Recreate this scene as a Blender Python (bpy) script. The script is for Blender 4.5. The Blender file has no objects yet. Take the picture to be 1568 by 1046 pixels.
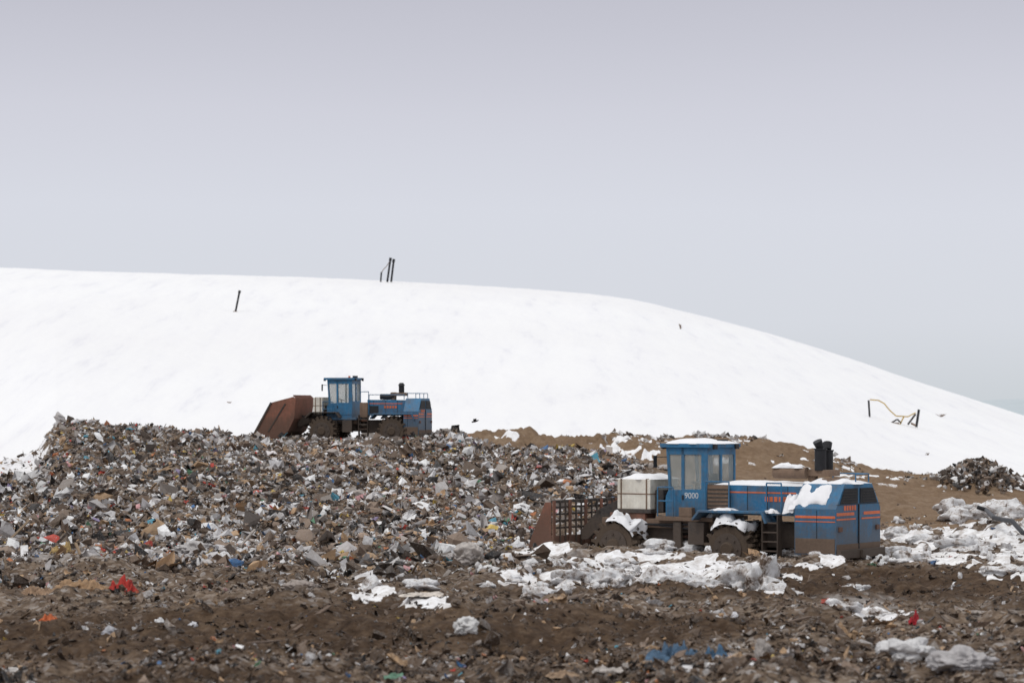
import bpy, math, numpy as np, random
from mathutils import Vector, Matrix
rng=np.random.default_rng(7); random.seed(7)
F=4355.0; CZ=5.0; HR=620.0; CX=784.0
scene=bpy.context.scene
scene.view_settings.view_transform='Standard'
# ------------------------------------------------------------------ noise
def _h(xi,yi,seed):
    h=(xi.astype(np.int64)*374761393+yi.astype(np.int64)*668265263+seed*974634777)&0xffffffff
    h=((h^(h>>13))*1274126177)&0xffffffff
    h=(h^(h>>16))&0xffffffff
    return h/4294967295.0
def vn(x,y,seed=0):
    xi=np.floor(x);yi=np.floor(y);fx=x-xi;fy=y-yi
    fx=fx*fx*fx*(fx*(fx*6-15)+10);fy=fy*fy*fy*(fy*(fy*6-15)+10)
    a=_h(xi,yi,seed);b=_h(xi+1,yi,seed);c=_h(xi,yi+1,seed);d=_h(xi+1,yi+1,seed)
    return (a*(1-fx)+b*fx)*(1-fy)+(c*(1-fx)+d*fx)*fy-0.5
def fbm(x,y,o=4,seed=0):
    r=0;a=1.0
    for i in range(o):
        r=r+a*vn(x*2**i+i*17.3,y*2**i-i*9.1,seed+i*31);a*=0.5
    return r
def sst(a,b,x):
    t=np.clip((x-a)/(b-a),0,1);return t*t*(3-2*t)
# ------------------------------------------------------------------ terrain
def IP(px,pts):
    return np.interp(px,[p[0] for p in pts],[p[1] for p in pts])
def z_of(py,y): return CZ+(HR-py)/F*y
C1=[(-900,740),(-200,720),(0,712),(35,705),(58,696),(76,668),(96,650),(130,652),(180,660),(260,662),(350,670),(480,674),(560,672),(660,672),(700,664),(740,684),(790,690),(880,694),(940,703),(985,716),(1020,722),(1100,722),(1200,728),(1300,742),(1400,757),(1568,768),(2400,790)]
C2=[(-900,760),(600,720),(690,680),(735,662),(790,660),(840,669),(880,671),(950,669),(1000,674),(1100,669),(1150,670),(1190,680),(1240,691),(1300,712),(1400,729),(1450,733),(1480,712),(1520,716),(1550,737),(1568,742),(2400,770)]
FT=[(-900,770),(0,722),(85,690),(400,696),(690,696),(780,690),(880,692),(1100,690),(1190,700),(1300,724),(1400,738),(1568,750),(2400,775)]
P105=[(-900,828),(780,828),(1000,814),(1400,812),(1480,803),(1568,798),(2400,795)]
HC=[(-3000,380),(-900,392),(0,410),(150,416),(300,420),(500,426),(640,433),(800,442),(900,450),(965,458),(1010,468),(1100,490),(1200,517),(1300,548),(1400,583),(1480,608),(1568,637),(1700,676),(2400,720),(5000,720)]
def sm(pts,px,w=14):
    return (IP(px-w,pts)+IP(px,pts)*2+IP(px+w,pts))/4
YC=420.0
def H(px,y):
    px=np.asarray(px,float);y=np.asarray(y,float)
    x=(px-CX)/F*y
    z105=z_of(sm(P105,px),105.);z180=z_of(sm(C1,px,8),180.);z165=z180-0.12
    z197=z_of(sm(C2,px,8),197.);zf=z_of(sm(FT,px,30),214.)
    left=1-sst(640,720,px)
    z197=z197*(1-left)+(zf*0.5+z180*0.5-0.2)*left
    zd=np.minimum(z180,z197)-0.35
    z=np.zeros_like(y)
    def seg(z,y0,y1,a,b,smooth=False):
        t=np.clip((y-y0)/(y1-y0),0,1)
        if smooth: t=t*t*(3-2*t)
        m=(y>=y0)&(y<y1)
        return np.where(m,a+(b-a)*t,z)
    z=seg(z,88,105,0*z105,z105,True)
    z=seg(z,105,165,z105,z165)
    z=seg(z,165,180,z165,z180)
    z=seg(z,180,188,z180,zd,True)
    z=seg(z,188,197,zd,z197,True)
    z=seg(z,197,214,z197,zf,True)
    hc=sm(HC,px,25)
    t=np.clip((y-214)/(YC-214),0,1)
    ft=sm(FT,px,30)
    pyh=ft+(hc-ft)*(1-(1-t)**1.7)
    z=np.where((y>=214)&(y<YC),z_of(pyh,y),z)
    zc=np.maximum(z_of(hc,YC),0)
    tt=np.clip((y-YC)/530,0,1)
    z=np.where(y>=YC,zc*(1-tt)**1.5,z)
    z=z+np.exp(-((px-1530)/110.)**2)*np.exp(-((y-96)/7.)**2)*0.6
    yb=np.interp(px,[780,880,1100,1300,1400],[93.6,92.6,90.3,88.2,87.6])
    z=z+sst(770,860,px)*(1-sst(1330,1420,px))*np.exp(-((y-yb)/1.1)**2)*(0.38+.5*fbm(x*.7,y*.5,3,61))
    pile=sst(90,100,y)*(1-sst(195,208,y))
    fore=1-sst(86,96,y)
    dirt=sst(980,1040,px)*sst(98,106,y)
    n1=fbm(x*0.22,y*0.14,3,1);n2=fbm(x*0.9,y*0.6,3,5);n3=fbm(x*3.2,y*2.2,2,9)
    z=z+pile*(0.55*n1*(1-sst(160,172,y)*0.5)+(0.52*n2+0.22*n3)*(1-0.65*dirt))
    z=z+fore*(0.55*n1+0.38*n2+0.15*n3)
    z=z+pile*dirt*(.22*fbm(x*.25,y*.8,3,15))
    hill=sst(205,235,y)
    z=z+hill*(1-sst(2000,3000,y))*(0.07*fbm(x*0.035,y*0.02,3,21)*sst(230,300,y)+0.06*fbm(x*0.25+y*0.1,y*0.12-x*.03,3,23)+.04*fbm(x*.9+y*.3,y*.25,2,27))
    edge=np.exp(-((y-203)/7.)**2)*sst(700,800,px)
    z=z+edge*0.6*fbm(x*0.8,y*0.8,3,33)
    return z
def rowY(py): return F*CZ/(py-HR)
def find_y(px,py,y0=214,y1=YC):
    ys=np.linspace(y0,y1,1500);zz=H(np.full_like(ys,px),ys)
    pp=HR-(zz-CZ)/ys*F
    i=np.where(pp<=py)[0]
    return ys[i[0]] if len(i) else y1
def W(px,y,dz=0):
    return Vector(((px-CX)/F*y,y,float(H(np.array([px]),np.array([y]))[0])+dz))
BL=[(850,882,85,12),(950,866,80,14),(1060,872,95,14),(1165,882,45,20),(1300,849,100,11),(1430,852,60,14),(1500,826,95,28),(1580,850,90,28),
    (570,905,26,13),(655,920,40,9),(10,795,28,6),(830,838,45,11),(1010,850,120,8),(1250,862,60,7),(1390,822,40,8),(1330,940,60,9)]
GB=[(350,838,90,16),(120,832,60,10),(560,845,140,9),(1300,925,90,14),(700,858,110,10),(1050,1010,160,10),(200,850,200,10),(900,850,80,10)]
def masks(px,y):
    x=(px-CX)/F*y
    z=H(px,y); py=HR-(z-CZ)/y*F
    en=fbm(x*0.35,y*0.35,4,41);en2=fbm(x*1.3,y*1.0,3,43)
    s=sst(-0.35,0.35,(y-202.5)/6+en*3.0+en2*1.2)
    cr=sst(188,194,y)*(1-sst(203,206,y))*sst(860,900,px)
    s=np.maximum(s,cr*sst(0.05,0.22,en2+en*0.5-.22*sst(990,1040,px)))
    lf=(1-sst(50,82,px+en2*40))*sst(145,165,y+en*30)
    s=np.maximum(s,lf)
    for (bx,by,rx,ry) in BL:
        d=((px-bx)/rx)**2+((py-by)/ry)**2
        s=np.maximum(s,np.where(y<120,sst(-0.15,0.25,1.0-d+en2*2.3+en*1.0-0.2)*(d<3),0))
    g=np.zeros_like(s)
    for (bx,by,rx,ry) in GB:
        d=((px-bx)/rx)**2+((py-by)/ry)**2
        g=np.maximum(g,np.where(y<120,sst(0,0.8,1.0-d+en2*2.2)*(d<3),0))
    s=np.maximum(s,(y<188)*(y>86)*(1-sst(1020,1060,px)*sst(98,102,y))*sst(0.42,0.5,fbm(x*0.9,y*0.4,3,71))*0.8)
    dirt=sst(985,1050,px+en*60)*sst(97,104,y)
    dirt=np.maximum(dirt,sst(188,192,y))
    dirt=np.where(y<97,0,dirt)
    mud=np.where(y<97,np.clip(sst(0,1,1.5-((px-560)/560)**2-((py-965)/38)**2)+sst(0,1,1.4-((px-1330)/380)**2-((py-893)/30)**2)+sst(0,1,1.4-((px-60)/240)**2-((py-985)/30)**2)+sst(0,1,1.2-((px-300)/260)**2-((py-1040)/22)**2)+.7*sst(-.15,.35,en)*sst(860,900,py),0,1),0)
    far_haze=sst(900,1500,y)
    return s,dirt,mud,g,far_haze
def mk(name,co,f,k,smooth):
    me=bpy.data.meshes.new(name)
    me.vertices.add(len(co));me.vertices.foreach_set('co',np.ascontiguousarray(co,dtype=np.float32).ravel())
    f=np.ascontiguousarray(f,dtype=np.int32)
    me.loops.add(f.size);me.loops.foreach_set('vertex_index',f.ravel())
    me.polygons.add(len(f));me.polygons.foreach_set('loop_start',np.arange(0,f.size,k,dtype=np.int32))
    me.polygons.foreach_set('use_smooth',np.full(len(f),smooth))
    me.update(calc_edges=True)
    return me
def grid_mesh():
    cols=np.concatenate([np.linspace(-3200,-400,90),np.linspace(-385,-62,60),np.arange(-60,1630,1.6),np.linspace(1635,1980,60),np.linspace(2000,5000,90)])
    rows=[3,10,18,26,34,40]
    y=44.0
    while y<86: rows.append(y); y+=max(0.05,1.4*y*y/(F*CZ))
    rows+=list(np.arange(86,97,0.2))+list(np.arange(97,214,0.34))
    rows+=list(np.linspace(214.5,YC,190))
    rows+=list(YC+np.geomspace(1.5,6500,70))
    rows=np.array(rows)
    PX,Y=np.meshgrid(cols,rows)
    Z=H(PX,Y);X=(PX-CX)/F*Y
    nr,nc=PX.shape
    co=np.stack([X,Y,Z],-1).reshape(-1,3).astype(np.float32)
    i=np.arange(nr*nc).reshape(nr,nc)
    f=np.stack([i[:-1,:-1],i[:-1,1:],i[1:,1:],i[1:,:-1]],-1).reshape(-1,4)
    me=mk('terrain',co,f,4,True)
    s,d,m,g,far_haze=masks(PX,Y)
    for nm,a in (('snow',s),('dirt',d),('mud',m),('grit',g),('far_haze',far_haze)):
        at=me.attributes.new(nm,'FLOAT','POINT');at.data.foreach_set('value',a.reshape(-1).astype(np.float32))
    return me
def addob(name,me,mats=(),parent=None):
    ob=bpy.data.objects.new(name,me);scene.collection.objects.link(ob)
    for m in mats: me.materials.append(m)
    if parent: ob.parent=parent
    return ob
# ------------------------------------------------------------------ materials
class N:
    def __init__(s,name):
        s.m=bpy.data.materials.new(name);s.m.use_nodes=True;s.t=s.m.node_tree;s.b=s.t.nodes['Principled BSDF']
    def n(s,t,**k):
        o=s.t.nodes.new(t)
        for a,b in k.items(): setattr(o,a,b)
        return o
    def l(s,a,b): s.t.links.new(a,b)
    def noise(s,scale,detail=4,rough=.6,coord=None):
        o=s.n('ShaderNodeTexNoise');o.inputs['Scale'].default_value=scale;o.inputs['Detail'].default_value=detail;o.inputs['Roughness'].default_value=rough
        if coord: s.l(coord,o.inputs['Vector'])
        return o.outputs['Fac']
    def ramp(s,fac,stops):
        o=s.n('ShaderNodeValToRGB');e=o.color_ramp.elements
        while len(e)<len(stops): e.new(0.5)
        for i,(p,c) in enumerate(stops): e[i].position=p;e[i].color=(*c,1) if len(c)==3 else c
        s.l(fac,o.inputs['Fac']);return o.outputs['Color']
    def mix(s,f,a,b,mode='MIX'):
        o=s.n('ShaderNodeMix',data_type='RGBA',blend_type=mode)
        for inp,v in ((o.inputs[0],f),(o.inputs[6],a),(o.inputs[7],b)):
            if isinstance(v,(int,float)): inp.default_value=v
            elif isinstance(v,tuple): inp.default_value=(*v,1)
            else: s.l(v,inp)
        return o.outputs[2]
    def attr(s,nm,col=False):
        o=s.n('ShaderNodeAttribute',attribute_name=nm);return o.outputs['Color' if col else 'Fac']
    def bump(s,h,strength,dist):
        o=s.n('ShaderNodeBump');o.inputs['Strength'].default_value=strength;o.inputs['Distance'].default_value=dist
        s.l(h,o.inputs['Height']);s.l(o.outputs[0],s.b.inputs['Normal'])
    def pos(s): return s.n('ShaderNodeNewGeometry').outputs['Position']
    def math(s,op,a,b=None):
        o=s.n('ShaderNodeMath',operation=op)
        for i,v in enumerate((a,b)):
            if v is None: continue
            if isinstance(v,(int,float)): o.inputs[i].default_value=v
            else: s.l(v,o.inputs[i])
        return o.outputs[0]
def terrain_mat():
    k=N('landfill_ground');p=k.pos()
    big=k.noise(0.5,5,.65,p);mid=k.noise(3.0,5,.7,p);fine=k.noise(11,4,.7,p)
    vo=k.n('ShaderNodeTexVoronoi');vo.inputs['Scale'].default_value=8;k.l(p,vo.inputs['Vector'])
    hs=k.n('ShaderNodeSeparateColor');k.l(vo.outputs['Color'],hs.inputs[0])
    base=k.ramp(mid,[(.3,(.04,.027,.019)),(.45,(.10,.068,.047)),(.56,(.19,.14,.10)),(.7,(.34,.27,.215))])
    speck=k.ramp(hs.outputs[0],[(0,(.05,.042,.036)),(.3,(.13,.09,.065)),(.6,(.22,.165,.12)),(.85,(.38,.33,.29)),(1,(.62,.60,.59))])
    base=k.mix(.42,base,speck)
    dirt=k.ramp(k.math('ADD',k.math('MULTIPLY',mid,.5),k.math('MULTIPLY',big,.5)),[(.3,(.13,.082,.05)),(.5,(.24,.163,.105)),(.68,(.34,.255,.178))])
    dirt=k.mix(k.math('MULTIPLY',fine,.5),dirt,(.14,.095,.062))
    mud=k.ramp(k.math('ADD',k.math('MULTIPLY',mid,.6),k.math('MULTIPLY',big,.4)),[(.34,(.028,.017,.011)),(.5,(.072,.045,.028)),(.66,(.155,.105,.068))])
    grit=k.ramp(mid,[(.3,(.2,.17,.15)),(.6,(.5,.48,.47)),(.75,(.72,.71,.72))])
    c=k.mix(k.attr('dirt'),base,dirt)
    c=k.mix(k.math('MULTIPLY',k.attr('mud'),.92),c,mud)
    c=k.mix(k.math('MULTIPLY',k.attr('grit'),.55),c,grit)
    sep=k.n('ShaderNodeSeparateXYZ');k.l(p,sep.inputs[0])
    mp=k.n('ShaderNodeMapping');mp.inputs['Rotation'].default_value=(0,0,.6);mp.inputs['Scale'].default_value=(.45,.05,.05);k.l(p,mp.inputs[0])
    st=k.noise(1,6,.65,mp.outputs[0])
    lowf=k.noise(.012,3,.5,p)
    snow=k.ramp(st,[(.30,(.79,.79,.825)),(.42,(.865,.865,.88)),(.6,(.89,.89,.895))])
    snow=k.mix(k.ramp(lowf,[(.4,(0,0,0)),(.7,(.4,.4,.4))]),snow,(.78,.77,.78))
    near=k.n('ShaderNodeMapRange');k.l(sep.outputs[1],near.inputs[0]);near.inputs[1].default_value=120;near.inputs[2].default_value=235;near.inputs[3].default_value=.7;near.inputs[4].default_value=0.0
    dirtyf=k.math('MULTIPLY',k.ramp(mid,[(.42,(0,0,0)),(.66,(1,1,1))]),near.outputs[0])
    snow=k.mix(dirtyf,snow,(.42,.37,.33))
    sm_=k.math('ADD',k.attr('snow'),k.math('MULTIPLY',k.math('SUBTRACT',fine,.5),.8))
    sf=k.ramp(sm_,[(.42,(0,0,0)),(.56,(1,1,1))])
    c=k.mix(sf,c,snow)
    c=k.mix(k.attr('far_haze'),c,(.5,.56,.59))  # far ground fades to bluish grey: haze mixed into the base colour
    k.l(c,k.b.inputs['Base Color']);k.b.inputs['Roughness'].default_value=.9
    k.b.inputs['Specular IOR Level'].default_value=.08
    bs=k.mix(sf,k.mix(.5,mid,fine),k.mix(.5,st,k.noise(.8,4,.55,p)))
    k.bump(bs,.55,.25)
    return k.m
def paint_mat(name,col,dirtc=(.12,.085,.06),amt=.45,rough=.5,scale=1.6,metal=0,lowdirt=True):
    k=N(name);tc=k.n('ShaderNodeTexCoord').outputs['Object']
    a=k.noise(scale,6,.7,tc);b=k.noise(scale*7,4,.7,tc)
    mpn=k.n('ShaderNodeMapping');mpn.inputs['Scale'].default_value=(5,5,.5);k.l(tc,mpn.inputs[0]);st=k.noise(1.5,4,.7,mpn.outputs[0])
    f=k.math('ADD',k.math('MULTIPLY',a,.5),k.math('ADD',k.math('MULTIPLY',b,.25),k.math('MULTIPLY',st,.25)))
    sep=k.n('ShaderNodeSeparateXYZ');k.l(tc,sep.inputs[0])
    if lowdirt:
        mr=k.n('ShaderNodeMapRange');k.l(sep.outputs[2],mr.inputs[0]);mr.inputs[1].default_value=.4;mr.inputs[2].default_value=2.0;mr.inputs[3].default_value=.2;mr.inputs[4].default_value=-.01
        f=k.math('ADD',f,mr.outputs[0])
    df=k.ramp(f,[(.455,(0,0,0)),(.63,(1,1,1))])
    fade=k.mix(k.ramp(b,[(.35,(0,0,0)),(.7,(1,1,1))]),col,tuple(min(1,c*1.3+.02) for c in col))
    c=k.mix(k.math('MULTIPLY',df,amt),fade,dirtc)
    k.l(c,k.b.inputs['Base Color']);k.b.inputs['Roughness'].default_value=rough;k.b.inputs['Metallic'].default_value=metal
    k.b.inputs['Specular IOR Level'].default_value=.35
    k.bump(f,.3,.03)
    return k.m
def simple(name,col,rough=.8,var=.25,scale=3,bump=.3,bd=.03,spec=.3):
    k=N(name);p=k.n('ShaderNodeTexCoord').outputs['Object'];a=k.noise(scale,5,.65,p)
    c=k.ramp(a,[(.3,tuple(x*(1-var) for x in col)),(.7,tuple(min(1,x*(1+var)) for x in col))])
    k.l(c,k.b.inputs['Base Color']);k.b.inputs['Roughness'].default_value=rough;k.b.inputs['Specular IOR Level'].default_value=spec
    k.bump(a,bump,bd);return k.m
def glass_mat():
    k=N('cab_glass');p=k.n('ShaderNodeTexCoord').outputs['Object'];a=k.noise(2,4,.6,p)
    c=k.ramp(a,[(.3,(.36,.40,.39)),(.7,(.55,.57,.54))]);k.l(c,k.b.inputs['Base Color'])
    k.b.inputs['Roughness'].default_value=.12;k.b.inputs['Alpha'].default_value=.32;return k.m
def col_mat(name,amt,dc,sc):
    k=N(name);c=k.attr('Col',True);p=k.pos();a=k.noise(sc,4,.75,p);b=k.noise(sc*2.6,3,.7,p)
    c=k.mix(k.ramp(a,[(.44,(0,0,0)),(.62,(amt,amt,amt))]),c,dc)
    c=k.mix(k.ramp(b,[(.55,(0,0,0)),(.70,(.35,.35,.35))]),c,(.55,.52,.50))
    k.l(c,k.b.inputs['Base Color']);k.b.inputs['Roughness'].default_value=.6;k.b.inputs['Specular IOR Level'].default_value=.2
    k.bump(a,.5,.06);return k.m
M=dict(blue=paint_mat('blue_paint',(.022,.138,.275),(.10,.08,.065),.68),rust=paint_mat('rusty_steel',(.22,.09,.058),(.10,.065,.048),.75,.8),
 dark=paint_mat('dark_greasy_steel',(.035,.031,.03),(.10,.07,.05),.6,.7),black=simple('black_metal',(.022,.022,.025),.5),
 orange=paint_mat('orange_decal',(.62,.14,.05),amt=.45,lowdirt=False),white=paint_mat('offwhite_tank',(.66,.63,.56),(.3,.24,.17),.5,.6,lowdirt=False),
 tan=paint_mat('tan_panel',(.19,.125,.085),(.08,.058,.045),.6,.8),snow=simple('snow_cover',(.86,.86,.88),.9,.05,3,.5,.05,.1),glass=glass_mat(),
 wheel=paint_mat('muddy_wheel_steel',(.04,.03,.024),(.10,.07,.048),.7,.9),grill=simple('grille_black',(.015,.017,.02),.6),letters=simple('white_letters',(.6,.62,.64),.6,.1),
 seat=simple('seat_vinyl',(.03,.03,.03),.6))
MK=list(M.keys())
# ------------------------------------------------------------------ builder
class MB:
    def __init__(s): s.v=[];s.f=[];s.m=[]
    def add(s,vs,fs,m):
        o=len(s.v);s.v+=[tuple(v) for v in vs];s.f+=[tuple(i+o for i in f) for f in fs];s.m+=[MK.index(m)]*len(fs)
    def box(s,x0,x1,y0,y1,z0,z1,m,rot=None,piv=None):
        vs=[Vector((x,y,z)) for x in(x0,x1) for y in(y0,y1) for z in(z0,z1)]
        if rot:
            c=Vector(piv) if piv else Vector(((x0+x1)/2,(y0+y1)/2,(z0+z1)/2))
            R=Matrix.Rotation(rot[1],3,rot[0]);vs=[R@(v-c)+c for v in vs]
        s.add(vs,[(0,1,3,2),(4,6,7,5),(0,4,5,1),(2,3,7,6),(0,2,6,4),(1,5,7,3)],m)
    def prism(s,prof,y0,y1,m,axis='Y'):
        n=len(prof)
        if axis=='Y': vs=[(x,y0,z) for x,z in prof]+[(x,y1,z) for x,z in prof]
        else: vs=[(y0,a,z) for a,z in prof]+[(y1,a,z) for a,z in prof]
        area=sum(prof[i][0]*prof[(i+1)%n][1]-prof[(i+1)%n][0]*prof[i][1] for i in range(n))
        if axis=='X': area=-area
        fs=[tuple(range(n)),tuple(range(2*n-1,n-1,-1))]+[(i,i+n,(i+1)%n+n,(i+1)%n) for i in range(n)]
        if area<0: fs=[tuple(reversed(f)) for f in fs]
        s.add(vs,fs,m)
    def cyl(s,p0,p1,r,m,n=12,r2=None):
        p0=Vector(p0);p1=Vector(p1);r2=r if r2 is None else r2;d=(p1-p0).normalized()
        u=d.orthogonal().normalized();w=d.cross(u)
        vs=[p0+(u*math.cos(a)+w*math.sin(a))*r for a in [2*math.pi*i/n for i in range(n)]]+[p1+(u*math.cos(a)+w*math.sin(a))*r2 for a in [2*math.pi*i/n for i in range(n)]]
        s.add(vs,[(i,(i+1)%n,(i+1)%n+n,i+n) for i in range(n)]+[tuple(range(n-1,-1,-1)),tuple(range(n,2*n))],m)
    def lump(s,x0,x1,y0,y1,z,h,m='snow',seed=0,slope=0,n=14,k=8,sy=0):
        vs=[];fs=[]
        for i in range(n+1):
            for j in range(k+1):
                u=i/n;v=j/k
                e=min(1,min(u,1-u)*5)**.5*min(1,min(v,1-v)*4)**.5
                nz=float(fbm(np.array([u*4+seed*3.1]),np.array([v*3+seed]),3,seed)[0])
                ox=float(vn(np.array([v*5.+seed]),np.array([u*3.]),seed+3)[0])*.4
                oy=float(vn(np.array([u*6.+seed]),np.array([v*3.]),seed+5)[0])*.25
                vs.append((x0+(x1-x0)*u+ox*(u in(0,1)),y0+(y1-y0)*v+oy*(v in(0,1)),z+slope*u+sy*(v+(oy/(y1-y0) if v in(0,1) else 0))+h*e*(1+.9*nz)-.01))
        for i in range(n):
            for j in range(k):
                a=i*(k+1)+j;fs.append((a,a+k+1,a+k+2,a+1))
        s.add(vs,fs,m)
    def ob(s,name,parent=None,bevel=.015,smooth=False):
        me=bpy.data.meshes.new(name);me.from_pydata(s.v,[],s.f)
        o=addob(name,me,[M[k] for k in MK],parent)
        me.polygons.foreach_set('material_index',s.m)
        if smooth: me.polygons.foreach_set('use_smooth',[True]*len(s.f))
        me.update()
        if bevel:
            b=o.modifiers.new('b','BEVEL');b.width=bevel;b.segments=2;b.limit_method='ANGLE';b.angle_limit=.6
        return o
def wheel(par,name,x,y,zc,r=.86,w=.95):
    b=MB();s=1 if y>0 else -1
    b.cyl((x,y-w/2,zc),(x,y+w/2,zc),r*.86,'wheel',36)
    b.cyl((x,y+s*w*.5,zc),(x,y+s*(w*.5+.04),zc),r*.62,'dark',28)
    b.cyl((x,y+s*(w*.5+.04),zc),(x,y+s*(w*.5+.12),zc),r*.30,'wheel',20,r*.24)
    for i in range(8):
        a=i*math.pi/4;b.cyl((x+math.cos(a)*r*.45,y+s*w*.53,zc+math.sin(a)*r*.45),(x+math.cos(a)*r*.45,y+s*(w*.53+.06),zc+math.sin(a)*r*.45),.035,'dark',6)
    for q in range(4):
        for i in range(18):
            a=(i+.5*(q%2))*2*math.pi/18;yy=y-w/2+w*(q+.5)/4
            c=Vector((x+math.cos(a)*r*.95,yy,zc+math.sin(a)*r*.95))
            t=Matrix.Rotation(-a,3,'Y')
            vs=[c+t@Vector((dx*r*.13,dy*w*.10,dz*.075*(1.0 if dx<0 else .55))) for dx in(-1,1) for dy in(-1,1) for dz in(-1,1)]
            b.add(vs,[(0,1,3,2),(4,6,7,5),(0,4,5,1),(2,3,7,6),(0,2,6,4),(1,5,7,3)],'wheel')
    b.ob(name,par,.01)
def rail(b,pts,r=.022,m='blue'):
    for a,c in zip(pts[:-1],pts[1:]): b.cyl(a,c,r,m,8)
def loader(loc,yaw,c0,c1,hood0,hmid,rear,kind,snow,xf=2.2,xr=-2.2):
    par=bpy.data.objects.new('wheel_loader',None);scene.collection.objects.link(par)
    par.location=loc;par.rotation_euler=(0,0,math.pi-yaw)
    wz=.34 if snow else .52
    for nm,x,y in(('wheel_front_left',xf,1.15),('wheel_front_right',xf,-1.15),('wheel_rear_left',xr,1.15),('wheel_rear_right',xr,-1.15)): wheel(par,nm,x,y,wz)
    b=MB()
    b.box(.35,3.0,-.6,.6,.5,1.25,'dark');b.box(rear+.25,-.35,-.62,.62,.4,1.2,'dark')
    b.cyl((0,0,.4),(0,0,1.45),.22,'dark',14);b.box(-.4,.4,-.3,.3,.6,.7,'rust');b.box(-.4,.4,-.3,.3,1.1,1.2,'rust')
    b.cyl((.9,.45,.85),(-.8,.45,.85),.07,'dark');b.cyl((.9,-.45,.85),(-.8,-.45,.85),.07,'dark')
    b.cyl((xf,-.7,wz),(xf,.7,wz),.2,'rust');b.cyl((xr,-.7,wz),(xr,.7,wz),.2,'rust')
    b.box(c0-.3,xf+.9,.60,.95,.95,1.25,'tan');b.box(c0-.1,c0+.5,.96,1.3,.45,1.18,'dark');b.box(c0+.9,c0+1.2,.96,1.1,.3,1.18,'dark')
    b.cyl((c0+.2,1.0,1.1),(xf-.2,1.0,1.05),.035,'black',6);b.cyl((c0,.98,.9),(xf+.3,.98,1.15),.03,'black',6)
    for s in(-1,1):
        b.prism([(1.9,1.2),(2.9,1.2),(2.6,2.05),(2.2,2.05)],s*.42-.06,s*.42+.06,'dark')
    b.ob('chassis',par)
    b=MB()
    b.box(c0-.35,c1+.25,-1.15,1.15,1.2,1.34,'blue' if not snow else 'tan')
    for s in(-1,1):
        y0,y1=(.72,1.6) if s>0 else(-1.6,-.72)
        b.prism([(xr+1.35,1.25),(xr+1.1,1.52),(xr-1.2,1.52),(xr-1.35,1.2),(xr-1.42,1.22),(xr-1.25,1.60),(xr+1.15,1.60),(xr+1.42,1.28)],y0,y1,'blue')
        if not snow:
            b.prism([(xf+1.1,1.3),(xf+.7,1.62),(xf-.8,1.62),(xf-1.05,1.3),(xf-1.1,1.35),(xf-.85,1.68),(xf+.75,1.68),(xf+1.15,1.35)],y0,y1-.1,'dark')
    b.box(-.55,-.05,.65,1.15,1.35,2.25 if not snow else 1.65,'tan')
    lx=-.62 if not snow else -3.95
    for i in range(4): b.box(lx,lx+.52,1.22,1.5,.3+.3*i,.35+.3*i,'dark')
    b.box(lx-.04,lx,1.2,1.51,.15,1.5,'dark');b.box(lx+.52,lx+.56,1.2,1.51,.15,1.5,'dark')
    b.ob('platform_and_fenders',par)
    b=MB();hw=.92;zt=3.62;zw=2.22
    b.box(c0,c1,-hw,hw,1.34,1.5,'blue')
    b.prism([(c1-.62,1.5),(c1,1.5),(c1,2.0),(c1-.12,zw),(c1-.62,zw)],hw-.05,hw,'blue')
    b.prism([(c1-.62,1.5),(c1,1.5),(c1,2.0),(c1-.12,zw),(c1-.62,zw)],-hw,-hw+.05,'blue')
    b.box(c0,c1-.63,hw-.05,hw+.02,1.5,zw+.02,'blue');b.box(c0,c1-.63,-hw,-hw+.05,1.5,zw,'blue')
    b.box(c0,c0+.05,-hw+.05,hw-.05,1.5,zw+.12,'blue');b.box(c1-.05,c1,-hw+.05,hw-.05,1.5,2.0,'blue')
    p=.085
    for s in(-1,1):
        ya,yb=(hw-p,hw+.005) if s>0 else(-hw-.005,-hw+p)
        b.prism([(c0,zw),(c0+.22,zw),(c0+.22,zt),(c0,zt)],ya,yb,'blue')
        b.prism([(c1-.22,zw),(c1-.12,zw),(c1-.02,zt),(c1-.12,zt)],ya,yb,'blue')
        b.box(c1-.72,c1-.61,ya,yb,zw,zt,'blue')
        b.box(c0+.22,c1-.1,ya,yb,3.38,zt,'blue')
    b.box(c0,c0+.08,-.06,.06,zw,zt,'blue');b.box(c0-.003,c0+.08,-hw+p,hw-p,3.38,zt-.002,'blue')
    b.box(c1-.13,c1-.03,-hw+p,hw-p,3.45,zt-.002,'blue')
    b.box(c0-.14,c1+.16,-hw-.1,hw+.1,zt,zt+.13,'blue')
    for yy in(-.7,.7): b.box(c1+.16,c1+.25,yy-.1,yy+.1,zt-.06,zt+.1,'black');b.box(c0-.22,c0-.14,yy-.1,yy+.1,zt-.06,zt+.1,'black')
    b.box(c0+.1,c0+.35,-.6,-.3,zt+.13,zt+.26,'black')
    b.cyl((c0+.3,.5,zt+.13),(c0+.3,.5,zt+.24),.07,'orange',10)
    b.box(c1-.72,c1-.66,hw+.005,hw+.05,1.9,2.05,'black')
    b.cyl((c1-.05,hw,3.3),(c1+.2,hw+.35,3.3),.015,'black',6);b.box(c1+.16,c1+.2,hw+.27,hw+.45,2.95,3.35,'black')
    b.ob('cab',par)
    b=MB()
    for s in(-1,1):
        yy=s*(hw-.03);y0,y1=yy-.008,yy+.008
        b.box(c0+.22,c1-.72,y0,y1,zw,3.38,'glass');b.prism([(c1-.61,zw),(c1-.2,zw),(c1-.1,3.38),(c1-.61,3.38)],y0,y1,'glass')
    b.box(c0+.03,c0+.045,-hw+p,-.06,zw+.12,3.38,'glass');b.box(c0+.03,c0+.045,.06,hw-p,zw+.12,3.38,'glass')
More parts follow.
